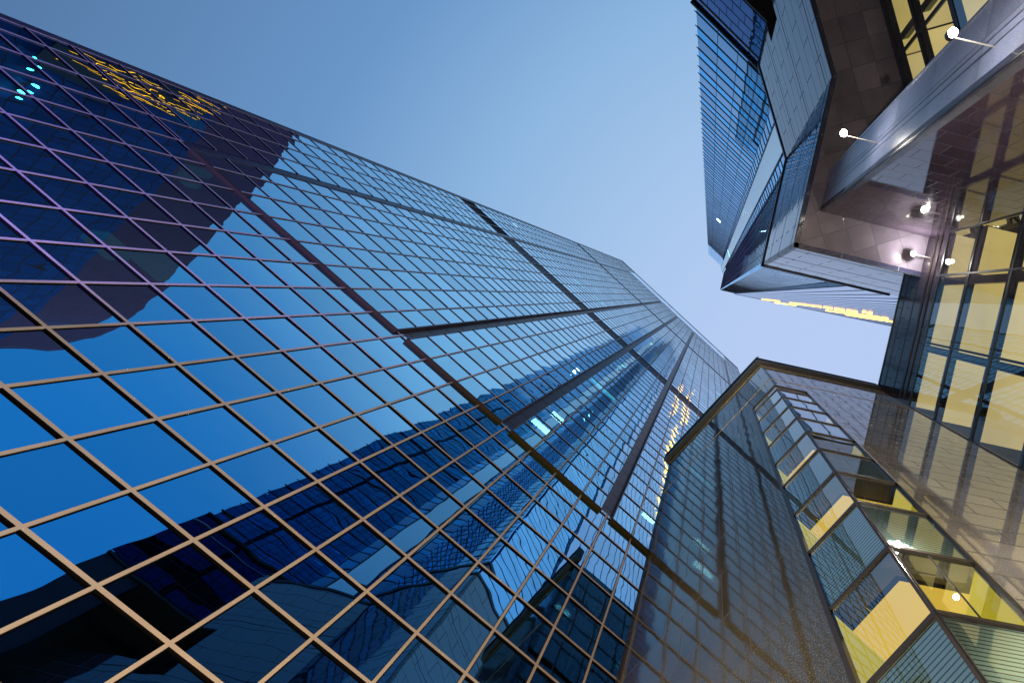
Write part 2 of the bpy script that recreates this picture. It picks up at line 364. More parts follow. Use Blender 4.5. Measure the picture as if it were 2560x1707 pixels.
for b in blocks:
    e = between(*b)
    grid(FB, e, [29.34] + seg1, K); grid(FB, e, seg2, K); grid(FB, e, seg3, K)
# recessed channels, plant bands, ledges
for c in chan:
    a = MB(); a.box(FT, c[0] - .1, c[1] + .1, -.25, -.02, 29.3, 180, 'b'); a.build('recessed_channel', M_CHANP, tw)
for h0, h1 in ((70.2, 73.9), (128.9, 131.1)):
    a = MB(); a.box(FT, SL + .5, SR - .4, -.35, -.22, h0, h1); o = a.build('plant_louvre_band', M_LOUVBAND, tw)
    a = MB(); u = SL + .5
    while u < SR - .6: a.box(FT, u, u + .07, -.22, -.05, h0, h1, 'b'); u += .5
    a.build('louvre_blades', M_FIN, o)
    for b in blocks:
        a = MB(); a.box(FB, b[0] * K, b[1] * K, -.25, -.05, h0 * K, h1 * K, 'b'); u = b[0] * K
        while u < b[1] * K - .1: a.box(FB, u, u + .07, -.05, .0, h0 * K, h1 * K, 'b'); u += .5
        a.build('plant_louvre', M_LOUVBAND, tw)
for b in blocks:
    a = MB(); a.box(FB, b[0] * K - .05, b[1] * K + .05, -.25, .05, 28.9, 29.0); a.build('ledge_soffit', M_LEDGE, tw)
    a = MB(); a.box(FB, b[0] * K - .08, b[0] * K - .001, -.25, .06, 29.0, 178.0); a.box(FB, b[1] * K + .001, b[1] * K + .08, -.25, .06, 29.0, 178.0)
    a.box(FB, b[0] * K, b[1] * K, -.25, .06, 178.0, 178.15); a.build('bay_frame', M_CHAN, tw)
a = MB(); a.box(FT, SL, SR, -.3, .12, TOP, TOP + .8); a.build('parapet', M_CHAN, tw)
a = MB(); a.box(FT, SL, SL + .5, -.2, .05, -1.6, TOP, 'b'); a.build('edge_fascia', M_CHAN, tw)
a = MB(); a.box(FT, SR - .4, SR, -.2, .05, -1.6, TOP, 'b'); a.build('edge_fascia', M_CHAN, tw)
# panes: the 100 that show largest are parts of their own
def area(pn):
    Fr, u0, u1, w, h0, h1 = pn
    q = []
    for u_, h_ in ((u0, h0), (u1, h0), (u1, h1), (u0, h1)):
        if h_ < .5: return 0
        P = Fr.p(u_, w, h_); t_ = proj(P[0], P[1], P[2] - CZ)
        if t_ is None: return 0
        q.append((min(max(t_[0], 0), 2560), min(max(t_[1], 0), 1707)))
    return abs(sum(q[i][0] * q[(i + 1) % 4][1] - q[(i + 1) % 4][0] * q[i][1] for i in range(4))) / 2
panes.sort(key=area, reverse=True)
for pn in panes[:100]:
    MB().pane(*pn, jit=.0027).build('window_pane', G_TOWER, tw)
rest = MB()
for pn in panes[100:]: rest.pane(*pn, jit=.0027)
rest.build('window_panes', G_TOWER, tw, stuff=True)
# mullions and transoms
MW, MD = .050, .045
def vbar(Fr, u, h0, h1, hw=MW, d=MD):
    o = MB().box(Fr, u - hw, u + hw, -.05, d, h0, h1, 'b').build('mullion', M_ALU, tw)
    MB().box(Fr, u - hw - .015, u + hw + .035, -.04, .02, h0, h1, 'b').build('gasket', M_GASK, o)
for u in full: vbar(FT, u, -1.6, 29.3)
for u in edgeL[:-1] + edgeR: vbar(FT, u, 29.3, TOP, .045, .04)
for b in blocks:
    for u in between(*b)[1:-1]: vbar(FB, u * K, 29.0, 178.0, .042, .045)
n_tr = 0
def hbar(Fr, u0, u1, h, hw, d=.042):
    o = MB().box(Fr, u0, u1, -.05, d, h - hw, h + hw, 'b').build('transom', M_ALU, tw)
    MB().box(Fr, u0, u1, -.04, d + .002, h - hw - .045, h - hw - .001, 'b').build('gasket', M_GASK, o)
for h in h_low[:-1]: hbar(FT, SL + .5, SR - .4, h, MW)
tr_s, tr_g = MB(), MB()
for h in [h_low[-1]]:
    hbar(FT, SL + .5, SR - .4, h - .28, MW)
for k_, (Fr, kk, rng, hs_) in enumerate([(FT, 1, [(SL + .5, -27.7), (20.6, SR - .4)], [29.32] + seg1 + seg2 + seg3 + seg4)] + [(FB, K, blocks, seg1 + seg2 + seg3)]):
    for h in hs_:
        for r_ in rng:
            tr_s.box(Fr, r_[0] * kk, r_[1] * kk, -.05, .035, h * kk - .04, h * kk + .04, 'b')
            tr_g.box(Fr, r_[0] * kk, r_[1] * kk, -.04, .037, h * kk - .075, h * kk - .041, 'b')
o = tr_s.build('upper_transoms', M_ALU, tw, stuff=True)
tr_g.build('upper_gaskets', M_GASK, o, stuff=True)
# ceiling tubes behind the glass
for s0, s1, h, E_ in [(-3.4, -1.7, 33.9, E_COOL), (-3.3, .1, 50.4, E_COOL2), (7.1, 8.2, 34.4, E_COOL), (-2.7, -1.5, 37, E_COOL), (-2.3, -1.7, 94, E_COOL), (11.4, 14.5, 50.5, E_COOL2),
                      (13.1, 14.6, 34, E_COOL2), (-19.9, -17.6, 89.3, E_COOL2), (-15.8, -13.1, 89.7, E_COOL2), (-34.6, -33.6, 89.2, E_COOL)]:
    a = MB(); a.box(FT, s0, s1, -.85, -.5, h, h + .1); a.build('ceiling_light', E_, tw)

E_TEAL = emit('teal_lit_room', (.03, .42, .42), .55, .5)  # glowing boxes stand in for the light of rooms
for s0, s1, h0, h1 in [(-19.4, -18.1, 20.3, 21.0), (-18.3, -16.9, 21.2, 22.3), (-26.4, -25.9, 29.0, 30.2), (-25.4, -24.6, 28.0, 28.6), (-2.9, -1.2, 31.4, 33.2), (.2, 1.8, 35.4, 36.8), (5.4, 6.9, 31.6, 33.1), (-10.8, -9.7, 31.5, 33), (1.6, 2.4, 41.5, 43), (7.6, 9.2, 45.2, 47), (-8.9, -7.7, 39.3, 40.9), (12.8, 14.4, 39.4, 40.6), (-33.2, -32, 33.3, 34.5)]:
    a = MB(); a.box(FT, s0, s1, -1.1, -.7, h0, h1); a.build('lit_room', E_TEAL, tw)

# ================================================================== far glass skyscraper
sk = thing('glass_skyscraper', ST(-12, -30), 'very tall blue striped glass skyscraper with pale strip at its corner, behind the slate podium', 'skyscraper')
FS = Frame(ST(0, -19.1), dT, mT)
T2T = 327; s0_, s1_ = -19.75, -9.05
fl = [46.9]; h = 48.1; k = 0
bands = []
h = 48.1
bands.append((46.9, 48.1, 1))
while h < T2T - 5:
    bands.append((h, h + 2.5, 0)); bands.append((h + 2.5, h + 4.35, 1)); h += 4.35
hend = h
ucol = [s0_, -16.9, -14.2, -11.5, s1_]
c60 = ST(s1_, -19.1); FK = Frame(c60, dC, nC)           # splayed corner, u runs towards us
def skpane(Fr, us, only=None, m1=G_SKY, m0=G_GREY, name='glass_band'):
    for kind, mm in ((1, m1), (0, m0)):
        a = MB()
        for h0, h1, kk in bands:
            if kk != kind: continue
            for i in range(len(us) - 1): a.pane(Fr, us[i], us[i + 1], 0, h0, h1, .0008)
        a.build(name, mm, sk, stuff=True)
def_b = MB(); def_b.prism([ST(s0_ + .1, -19.3), ST(s1_ - .05, -19.3), CN(c60.dot(dC) + 9, c60.dot(nC) - .3), ST(6, -45), ST(s0_ + .1, -45)], 40, hend - .2)
def_b.build('core_wall', M_FIN, sk)
skpane(FS, ucol)
skpane(FK, [0, .8, 1.62])
skpane(FK, [4.87, 5.7, 6.6, 8.0])
a = MB(); a.box(FK, 1.62, 4.87, -.15, .04, 46.9, hend + 6); o = a.build('pale_corner_panel', M_PALE, sk)
for u in (1.62, 4.87): MB().box(FK, u - .07, u + .07, 0, .12, 46.9, hend, 'b').build('corner_trim', M_FIN, sk)
for i, u in enumerate(ucol[1:-1]): MB().box(FS, u - .02, u + .02, 0, .03, 46.9, hend, 'b').build('mullion', M_FIN, sk)
i = 0; ck = MB()
for j, (h0, h1, kk) in enumerate(bands):
    if h0 > 260 and j % 2: continue
    a = MB(); a.box(FS, s0_ - .22, s1_ + .02, .001, .07, h0 - .045, h0 + .045); ck.box(FK, 0.03, 1.55, 0, .06, h0 - .05, h0 + .05, 'b'); ck.box(FK, 4.94, 8, 0, .06, h0 - .05, h0 + .05, 'b')
    a.build('sun_fin', M_FIN, sk); i += 1
    if i >= 99: break
ck.build('corner_fins', M_FIN, sk, stuff=True)
a = MB(); a.box(FS, s0_ - .5, s1_ + .05, 0, .25, 46.78, 47.0); a.build('sill_ledge', M_FIN, sk)
E1 = MB(); E1.box(FS, -15, -13.6, .02, .12, 153, 154.4); E1.build('lit_window', E_COOL, sk)
E1 = MB(); E1.box(FK, 1.7, 4.8, .045, .05, 196, 196.8); E1.build('light_line', E_COOL2, sk)
# dark glazed lower storeys beneath it
a = MB(); a.prism([ST(-20.2, -19.9), ST(-11.8, -19.9), ST(-11.8, -45), ST(-20.2, -45)], 39.9, 46.5); a.build('podium_core', M_FIN, sk)
us = [-20.3 + 1.45 * k_ for k_ in range(7)]; us[-1] = -11.75
hs2 = [39.8, 41.2, 42.6, 44.0, 45.4, 46.9]
a = MB()
for j in range(5):
    sft = [u_ + (.6 if j % 2 else 0) for u_ in us]; sft[0] = us[0]; sft[-1] = us[-1]
    for i in range(len(us) - 1): a.pane(FS, sft[i], sft[i + 1], 0, hs2[j], hs2[j + 1], .001)
o = a.build('podium_glazing', G_DARK, sk)
a = MB()
for hh in hs2[1:-1]: a.box(FS, -20.3, -11.75, .0, .03, hh - .02, hh + .02, 'b')
for j in range(5):
    for u_ in us[1:-1]: uu = u_ + (.6 if j % 2 else 0); a.box(FS, uu - .015, uu + .015, 0, .025, hs2[j], hs2[j + 1], 'b')
a.build('glazing_bars', M_FIN, o)
MB().box(FS, -20.3, -11.75, 0, .08, 45.6, 45.72, 'b').build('handrail', plain('steel_rail', (.35, .33, .38), .3, .8), sk)
a = MB(); a.prism([ST(-20.3, -19.15), ST(-11.7, -19.15), ST(-11.7, -30), ST(-20.3, -30)], 39.5, 39.78); a.build('terrace_soffit', M_CORN, sk)

MB().prism([ST(-20.2, -19.3), ST(-17.6, -19.3), ST(-17.6, -45), ST(-20.2, -45)], -1.6, 39.4).build('podium_wall', M_LOUVBAND, sk)

# ================================================================== louvred tower with slate skirt (over the court)
lt = thing('louvred_tower', AB(20, -20), 'dark louvred tower with slate blue stone skirt overhanging the court and amber light strips', 'skyscraper')
aX, bA = 4.2, -3.94; bQ = -14.25; HB, H1 = 28.9, 46.2; HT_ = 274
Fa = Frame(AB(0, bA), dA, dB)                 # a-face, u = a, looks to +b
Fb = Frame(AB(aX, 0), dB, -dA)                # b-face, u = b, looks to -a
Fw = Frame(AB(13, bA), (dA - dB * .021).normalized(), (dB + dA * .021).normalized())
Q = AB(aX, bQ); FW = Frame(Q, -dC, nC)        # splayed wall, u runs away from the corner
# find the outward side of the splayed wall (towards the eye)
a = MB()
a.box(Fa, aX, 32, -.3, 0, HB, H1, 'b'); a.build('stone_skirt', M_GW, lt)
a = MB(); a.box(Fb, bQ, bA - .0, -.3, 0, HB, H1, 'b'); a.build('stone_skirt', M_GW, lt)
a = MB(); a.box(FW, 0, 17.2, -.3, 0, HB, 36.4, 'b'); a.box(FW, 0, 7.85, -.3, 0, 36.4, 39.8, 'b'); a.box(FW, 0, 9.45, -.3, 0, 39.8, H1, 'b'); a.build('stone_skirt', M_GW, lt)
MB().box(FW, 7.9, 17.2, -1.6, -1.5, 36.3, 39.8).build('terrace_recess', M_CORN, lt)
MB().box(FW, 7.85, 17.2, -1.5, -.02, 36.3, 36.38).build('terrace_floor', M_CORN, lt)
MB().box(FW, 7.85, 9.45, -1.5, -.02, 39.7, 39.79).build('terrace_soffit', M_CORN, lt)
a = MB(); a.box(FW, 0, 9.45, -.3, .10, H1 - .05, H1 + .3); a.box(Fb, bQ, bA + .1, -.2, .12, H1, H1 + .5); a.box(Fa, aX - .1, 17, -.2, .12, H1, H1 + .5); a.build('parapet_trim', M_FIN, lt)
def edge_trim(w, h0, h1):
    a = MB(); a.box(Fa, aX - w, 32, 0, w, h0, h1); a.box(Fb, bQ, bA, 0, w, h0, h1); a.box(FW, 0, 17.2, 0, w, h0, h1); return a
edge_trim(.04, HB - .12, HB + .02).build('skirt_edge', M_FIN, lt)
for hh in (30.2, 35.6, 41.0): edge_trim(.012, hh, hh + .06).build('skirt_reveal', M_FIN, lt)
# body above the skirt
ins = .35
bp = [AB(aX + ins, bA - ins), AB(13, bA - ins), AB(108, bA - 2.4), AB(108, -34), AB(30, -34), AB(aX + ins, bQ + .2)]
MB().prism(bp, H1 - 4, HT_ - 1).build('core_wall', M_LOUVBAND, lt)
# louvred glass bands : a floor every 3.6 m, two blades a floor
nfl = int((HT_ - H1) / 3.6)
ga, gb = MB(), MB()
for j in range(nfl):
    h0 = H1 + j * 3.6
    for q in (0, 1):
        hh = h0 + 1.8 * q
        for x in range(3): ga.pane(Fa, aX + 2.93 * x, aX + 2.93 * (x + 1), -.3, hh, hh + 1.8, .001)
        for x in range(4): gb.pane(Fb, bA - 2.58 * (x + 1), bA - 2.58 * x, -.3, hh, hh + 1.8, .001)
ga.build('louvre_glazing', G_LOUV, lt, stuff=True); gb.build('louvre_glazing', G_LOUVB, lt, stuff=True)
for j in range(nfl):
    h0 = H1 + j * 3.6; a = MB()
    for q in (0, 1):
        hh = h0 + 1.8 * q + .7
        a.box(Fb, bQ, bA - .3, -.3, -.26, hh, hh + .13, 'b'); a.box(Fa, aX + .3, 13, -.3, -.275, hh, hh + .13, 'b')
    a.build('sun_louvre', M_FIN, lt)
for x in range(1, 6): MB().box(Fb, bA - 1.72 * x - .03, bA - 1.72 * x + .03, -.3, -.27, H1 + .5, HT_, 'b').build('mullion', M_FIN, lt)
# ribbed pale part of the same face
a = MB(); u = 0.0; ri = []
while u < 96:
    a.box(Fw, u, u + 2.15, -.3, 0, H1 + .5, HT_, 'b'); ri.append(u); u += 2.15
o = a.build('ribbed_cladding', M_RIB, lt)
for u in ri: MB().box(Fw, u - .05, u + .05, -.05, .05, H1 + .5, HT_, 'b').build('rib', M_FIN, lt)
MB().box(Fw, 0, 96, -.3, .2, HT_, HT_ + 1.2).build('parapet_trim', plain('violet_parapet', (.12, .12, .5), .4), lt)
def onwing(t_, z_):
    A_, B_ = t_ / z_, bA / z_; h_ = 3.667 / (-B_ - .021 * A_)
    return Vector((*(AB(A_ * h_, B_ * h_) + Fw.n * .3), h_ + CZ))
for (u0, h0), (u1, h1) in [((24.2, 229), (26.4, 183)), ((32.5, 243), (34.2, 190)), ((30.6, 129.6), (33.5, 106.5)), ((28.2, 172), (30.6, 131)), ((39.2, 162), (39.8, 105)), ((45, 157.6), (46.8, 119.8)), ((31.4, 98.7), (33.3, 97))]:
    A_ = onwing(u0, h0); B_ = onwing(u1, h1)
    nn = max(2, int((A_ - B_).length / 6)); a = MB()
    for q in range(nn):
        a.tube(A_.lerp(B_, q / nn), A_.lerp(B_, (q + .78) / nn), .2, 6)
    a.build('amber_light_strip', E_AMB, lt)
# soffit of the overhang
cq = Q.dot(dC); nq = Q.dot(nC)
a = MB()
sof = [CN(cq - 17.2, nq), CN(cq, nq), AB(aX, bA), AB(32, bA), AB(32, -50), CN(cq - 17.2, nq - 34)]
pts = [(v.x, v.y, HB + .02 + CZ) for v in sof]
uvs = [(v.dot(dC), v.dot(nC)) for v in sof]
ar = sum(pts[i][0] * pts[(i + 1) % 6][1] - pts[(i + 1) % 6][0] * pts[i][1] for i in range(6))
if ar > 0: pts, uvs = pts[::-1], uvs[::-1]
a.face(pts, uvs); a.build('soffit', M_GS, lt)

# ================================================================== glazed rooms
def rooms(parent, Fr, us, hs, kinds, setback=.5, pocket=.35, depth=3.5, ceil=None, wall=E_WALL, glass=G_CLEAR, fr=M_FRAME, side=True, bar=.038, mull_d=.06, wname='window', bw=.03, fit=True):
    """us: mullion lines, hs: transom lines (ascending), kinds[j]: 1 = lit room, 0 = fritted spandrel"""
    for j in range(len(hs) - 1):
        h0, h1 = hs[j], hs[j + 1]
        for i in range(len(us) - 1):
            u0, u1 = us[i], us[i + 1]
            w = MB().pane(Fr, u0, u1, -.02, h0, h1, .0006).build(wname if kinds[j] else 'spandrel_glass', glass, parent)
            if not kinds[j]:
                MB().box(Fr, u0, u1, -.07, -.03, h0, h1).build('fritted_panel', M_SPAN, w)
        if kinds[j] and fit:
            for i in range(len(us) - 1):
                MB().box(Fr, us[i] + .06, us[i + 1] - .06, -depth, -setback, h1 - .06, h1 - .02).build('lit_ceiling', random.choice(ceil), parent)
            a = MB(); a.box(Fr, us[0], us[-1], -setback + .001, -.05, h1 + .25, h1 + .3)
            a.box(Fr, us[0], us[-1], -setback + .001, -setback + .03, h1 - .06, h1 + .25); a.build('blind_pocket', M_POCKC, parent)
            a = MB(); a.box(Fr, us[0], us[-1], -depth - .1, -depth, h0, h1 - .06); a.build('room_wall', wall, parent)
            MB().box(Fr, us[0], us[-1], -depth, -.3, h0, h0 + .05).build('room_floor', M_BACKG, parent)
            if side:
                a = MB(); a.box(Fr, us[0] - .04, us[0] + .06, -depth, -setback * .9, h0 + .05, h1 - .07); a.box(Fr, us[-1] - .06, us[-1] + .04, -depth, -setback * .9, h0 + .05, h1 - .07)
                a.build('room_wall', wall, parent)
    for j, hh in enumerate(hs):
        MB().box(Fr, us[0], us[-1], -.07, .022, hh - bar, hh + bar).build('transom', fr, parent)
    for i, u_ in enumerate(us):
        MB().box(Fr, u_ - bw, u_ + bw, -.07, mull_d * .35, hs[0], hs[-1]).build('mullion', fr, parent)

# ================================================================== granite building with the corner glazing
gb_ = thing('granite_building', ST(10, 6), 'black polished granite building with dark cornice and a corner column of lit windows', 'building')
sG = 5.3; pC = 1.07; pE = 9.45
cor = ST(sG, pC); bG = cor.dot(dB); aG = cor.dot(dA)
HG = 31.0; HGT = 32.2; HBAY = 23.4; HBOT = 2.7
FGL = Frame(ST(sG, 0), mT, -dT)               # left face, u = p
FGR = Frame(AB(0, bG), dA, -dB)               # right face, u = a
pW, aW = 2.62, 5.67
a = MB(); a.box(FGL, pW, pE, -.3, 0, -1.6, HG, 'b'); a.box(FGL, pC + .0, pW, -.3, 0, HBAY, HG, 'b'); a.box(FGL, pC, pW, -.3, 0, -1.6, HBOT - .2, 'b'); a.build('granite_wall', M_GG, gb_)
a = MB(); a.box(FGR, aW, 12.2, -.3, 0, -1.6, HG, 'b'); a.box(FGR, aG, aW, -.3, 0, HBAY, HG, 'b'); a.box(FGR, aG, aW, -.3, 0, -1.6, HBOT - .2, 'b'); a.build('granite_wall', M_GR, gb_)
FGE = Frame(ST(0, pE), dT, mT)
a = MB(); a.box(FGE, sG, sG + 14, -.3, 0, -1.6, HG, 'b'); a.build('granite_wall', M_GG, gb_)
inn = [ST(sG + .1, pE - .31), ST(sG + .1 + .2, pW + .1), AB(aW + .1, bG + .32), AB(12.1, bG + .32), ST(sG + 14, pE - .31)]
# core set behind the corner rooms
core = [ST(sG + .31, pE - .31), ST(sG + .31, pW + .35), ST(sG + 4.6, pW + .35), ST(sG + 4.6, pW - 0), AB(12.2, bG + .32), AB(24, bG + .32), ST(sG + 14, pE - .31)]
MB().prism(core, -1.6, HG - .4).build('core_wall', M_BACKG, gb_)
roofp = [ST(sG + .02, pE - .02), cor + (dT + dB) * .02, AB(24, bG + .02), ST(sG + 14, pE - .02)]
MB().prism(roofp, HG - .35, HG - .05).build('roof', M_CORN, gb_)
# cornice : a fascia that stands 0.25 m off the walls
cz = [ST(sG - .25, pE + .4), None]
kx = .25
dn_ = (-dT); dm_ = (-dB)
den = dn_.x * dm_.y - dn_.y * dm_.x
c1 = dn_.dot(cor) + kx; c2 = dm_.dot(cor) + kx
ccorn = Vector(((c1 * dm_.y - c2 * dn_.y) / den, (dn_.x * c2 - dm_.x * c1) / den))
outer = [ST(sG - kx, pE + .35), ccorn, AB(12.2 + .01, bG - kx)]
inner = [ST(sG + .3, pE + .35), cor + (dT + dB) * .2, AB(12.21, bG + .3)]
for nm, z0, z1, off in (('cornice', 30.95, 32.2, 0),):
    a = MB()
    for i in range(2):
        q = [outer[i], outer[i + 1], inner[i + 1], inner[i]]
        a.prism([(v.x, v.y) for v in q], z0, z1)
    a.build(nm, M_CORN, gb_)
a = MB()
for z in (31.3, 31.62, 31.9):
    a.box(FGL, pC - .3, pE + .35, kx, kx + .02, z, z + .05); a.box(FGR, aG - .2, 12.2, kx, kx + .02, z, z + .05)
a.build('cornice_groove', M_GASK, gb_)
a = MB()
for z in (30.1, 25.4):
    a.box(FGL, pW if z < HBAY else pC, pE, 0, .014, z, z + .05, 'b'); a.box(FGR, aW if z < HBAY else aG, 12.2, 0, .014, z, z + .05, 'b')
a.build('brass_reveal', plain('brass_line', (.35, .24, .07), .3, .6), gb_)
hs = []; kinds = []
hz = [2.80, 4.60, 6.41, 8.19, 10.05, 11.85, 13.66, 15.45, 17.28, 19.10, 20.85, 22.6]
kinds = [1, 0] * 6
rooms(gb_, FGL, [pC, pW], hz, kinds, fr=M_FRAME, wname='window', bw=.018, mull_d=.0, fit=False)
kR = kinds
rooms(gb_, FGR, [aG, aW], hz, kR, fr=M_FRAME, wname='window', bw=.018, fit=False, mull_d=.0)
MB().box(FGR, aG + .72, aG + .735, -.03, -.005, 6.45, 8.15).build('glass_joint', M_FRAME, gb_)
c0 = AB(5.38, bG + .62); MB().tube((c0.x, c0.y, 8.085 + CZ), (c0.x, c0.y, 8.11 + CZ), .05, 16).build('downlight', E_LAMP, gb_)
c0 = AB(4.22, bG - .05); MB().tube((c0.x, c0.y, 8.24 + CZ), (c0.x, c0.y, 8.30 + CZ), .035, 16).build('spotlight', E_LAMP, gb_)
for (a_, b_, z_, pw_) in ((4.30, bG - .40, 8.2, 160), (5.38, bG + .75, 7.7, 25)):
    ld = bpy.data.lights.new('lamp_glow', 'POINT'); ld.energy = pw_; ld.color = (1, .93, .78); ld.shadow_soft_size = .04
    lo = bpy.data.objects.new('lamp_glow', ld); COL.objects.link(lo); lo.parent = gb_; q_ = AB(a_, b_); lo.location = (q_.x - gb_.location.x, q_.y - gb_.location.y, z_ + CZ)
def inset(d1, d2):
    c1 = (-dT).dot(cor) - d1; c2 = (-dB).dot(cor) - d2
    return Vector(((c1 * dm_.y - c2 * dn_.y) / den, (dn_.x * c2 - dm_.x * c1) / den))
for j in range(0, 11, 2):
    h0, h1 = hz[j], hz[j + 1]
    sb = .55
    MB().prism([ST(sG + sb, pW - .02), inset(sb, sb), AB(aW - .02, bG + sb), AB(aW - .02, bG + 2.6), ST(sG + 3.2, pW - .02)], h1 - .08, h1 - .04).build('lit_ceiling', E_YEL, gb_)
    a = MB()
    for q in ([ST(sG + .06, pW - .02), inset(.06, .06), inset(sb, sb), ST(sG + sb, pW - .02)], [inset(.06, .06), AB(aW - .02, bG + .06), AB(aW - .02, bG + sb), inset(sb, sb)]):
        a.prism([tuple(v) for v in q], h1 + .12, h1 + .16)
    a.build('blind_pocket', M_POCK, gb_)
    MB().box(FGE, sG + .1, sG + 3.2, pW - pE - .03, pW - pE + .01, h0, h1 - .04).build('side_wall', E_WALL, gb_)
    FS_ = Frame(AB(aW, 0), dB, -dA); MB().box(FS_, bG + .1, bG + 2.6, -.01, .03, h0, h1 - .04).build('side_wall', E_WALL, gb_)
    MB().prism([ST(sG + .2, pW - .02), inset(.2, .2), AB(aW - .02, bG + .2), AB(aW - .02, bG + 2.6), ST(sG + 3.2, pW - .02)], h0 - .05, h0 + .02).build('room_floor', M_BACKG, gb_)
for Fr, u0, u1 in ((FGL, pC, pW), (FGR, aG, aW)):
    MB().pane(Fr, u0, u1, -.02, 22.6, HBAY, .0006).build('spandrel_glass', G_CLEAR, gb_)
    MB().box(Fr, u0, u1, -.07, -.03, 22.6, HBAY).build('top_panel', M_SPAN, gb_)
    MB().box(Fr, u0, u1, -.12, .05, HBAY - .05, HBAY + .06).build('head_frame', M_FRAME, gb_)
MB().box(FGL, pW - .03, pW + .07, -.1, .035, HBOT - .2, HBAY + .06).build('jamb', M_FRAME, gb_)
MB().box(FGR, aW - .02, aW + .02, -.1, .03, HBOT - .2, HBAY + .06).build('jamb', plain('silver_jamb', (.35, .32, .30), .3, .7), gb_)
MB().box(FGR, aW - .06, aW - .021, -.1, .035, HBOT - .2, HBAY + .06).build('jamb', M_FRAME, gb_)

# ================================================================== court building: window wall C, dark wall D, pier E, window wall F
cb = thing('court_building', AB(20, 0), 'dark granite court building at the right edge with tall warm lit window walls', 'building')
aC_ = 12.2; bD = -6.38; aE = 5.3; bE = -8.93
FC = Frame(AB(aC_, 0), dB, -dA)
FD = Frame(AB(0, bD), dA, dB)
FE = Frame(AB(aE, 0), dB, -dA)
nF = -14.7; FF = Frame(CN(0, nF), -dC, nC)
HC0 = 26.35
usC = [bD, -3.9, -.1, bG]
hC = [6.4, 9.7, 13.05, 16.45, 19.85, 23.25, HC0]
rooms(cb, FC, usC, hC, [1] * 6, setback=.38, depth=5, ceil=E_PALES, wall=E_PALEW, glass=G_COURT, fr=M_FRAMEC, bar=.07, bw=.05, side=False)
# inner columns / slab edges behind the glass
for u_ in usC[1:-1]: MB().box(FC, u_ + .12, u_ + .5, -.36, -.15, 6.4, HC0).build('inner_column', M_FRAMEC, cb)
MB().box(FC, bA + .0, bG - .0, -.3, 0, HC0 + .07, 31.3, 'b').build('parapet_wall', M_GP, cb)
MB().box(FC, bD, bA, -.3, 0, HC0 + .07, HB, 'b').build('parapet_wall', M_GP, cb)
a = MB()
for k_, z in enumerate((27.0, 27.6, 28.9, 30.4)): a.box(FC, bA if z > 28 else bD, bG - .26, 0, .05 if k_ < 2 else .02, z, z + (.25 if k_ < 2 else .06), 'b')
a.build('parapet_rail', M_FRAME, cb)
MB().box(FC, bA, bG + .3, -.3, .04, 31.3, 31.45).build('coping', M_FRAME, cb)
MB().box(FC, bD, bG, -.3, 0, -1.6, 6.33, 'b').build('base_wall', M_GD, cb)
a = MB(); a.box(FD, aE, aC_, -.3, 0, -1.6, HB, 'b'); a.build('granite_wall', M_GD, cb)
a = MB(); a.box(FE, bE, bD, -.3, 0, -1.6, HB, 'b'); a.build('granite_pier', M_GE, cb)
FEe = Frame(AB(0, bE), dA, -dB)
MB().box(FEe, aE + .3, 11.8, -.3, 0, -1.6, HB, 'b').build('granite_wall', M_GD, cb)
MB().box(FE, bE - .0, bE + .10, 0, .03, -1.6, HB, 'b').build('pier_trim', plain('polished_steel_trim', (.6, .6, .62), .2, .8), cb)
for b_ in (-7.35, -7.62): MB().box(FE, b_, b_ + .035, 0, .006, -1.6, HB, 'b').build('pier_groove', M_FRAME, cb)
MB().box(FE, bD - .09, bD - .04, 0, .02, -1.6, HB, 'b').build('pier_trim', M_FRAME, cb)
usF = [-1.0, 2.9, 6.4, 10.2, 13.9, 17.6, 21.3]
hF = [9.5, 12.8, 16.0, 19.3, 22.5, 25.8, HB - .35]
rooms(cb, FF, usF, hF, [1] * 6, setback=.5, depth=5, ceil=E_PALES, wall=E_PALEW, glass=G_COURT, fr=M_FRAMEC, bar=.12, bw=.10, side=False, mull_d=.1)
for u_ in usF[1:-1]: MB().box(FF, u_ + .9, u_ + 1.3, -.9, -.5, 9.5, HB - .4).build('inner_column', plain('sage_column', (.2, .26, .2), .6), cb)
MB().box(FF, -1, 40, -.3, 0.0, HB - .35, HB, 'b').build('head_frame', M_FRAMEC, cb)
MB().box(FF, -1, 21.3, -.3, 0.0, -1.6, 9.4, 'b').build('base_wall', M_GD, cb)
MB().prism([AB(aC_ + 5.3, bG - .1), AB(aC_ + 5.3, bD - .3), AB(aC_ + 16, bD - .3), AB(aC_ + 16, bG - .1)], -1.6, 28).build('core_wall', M_BACKG, cb)
MB().prism([AB(aC_ + .3, bG), AB(aC_ + .3, bA), AB(aC_ + 16, bA), AB(aC_ + 16, bG)], 28.3, 31.2).build('roof', M_CORN, cb)

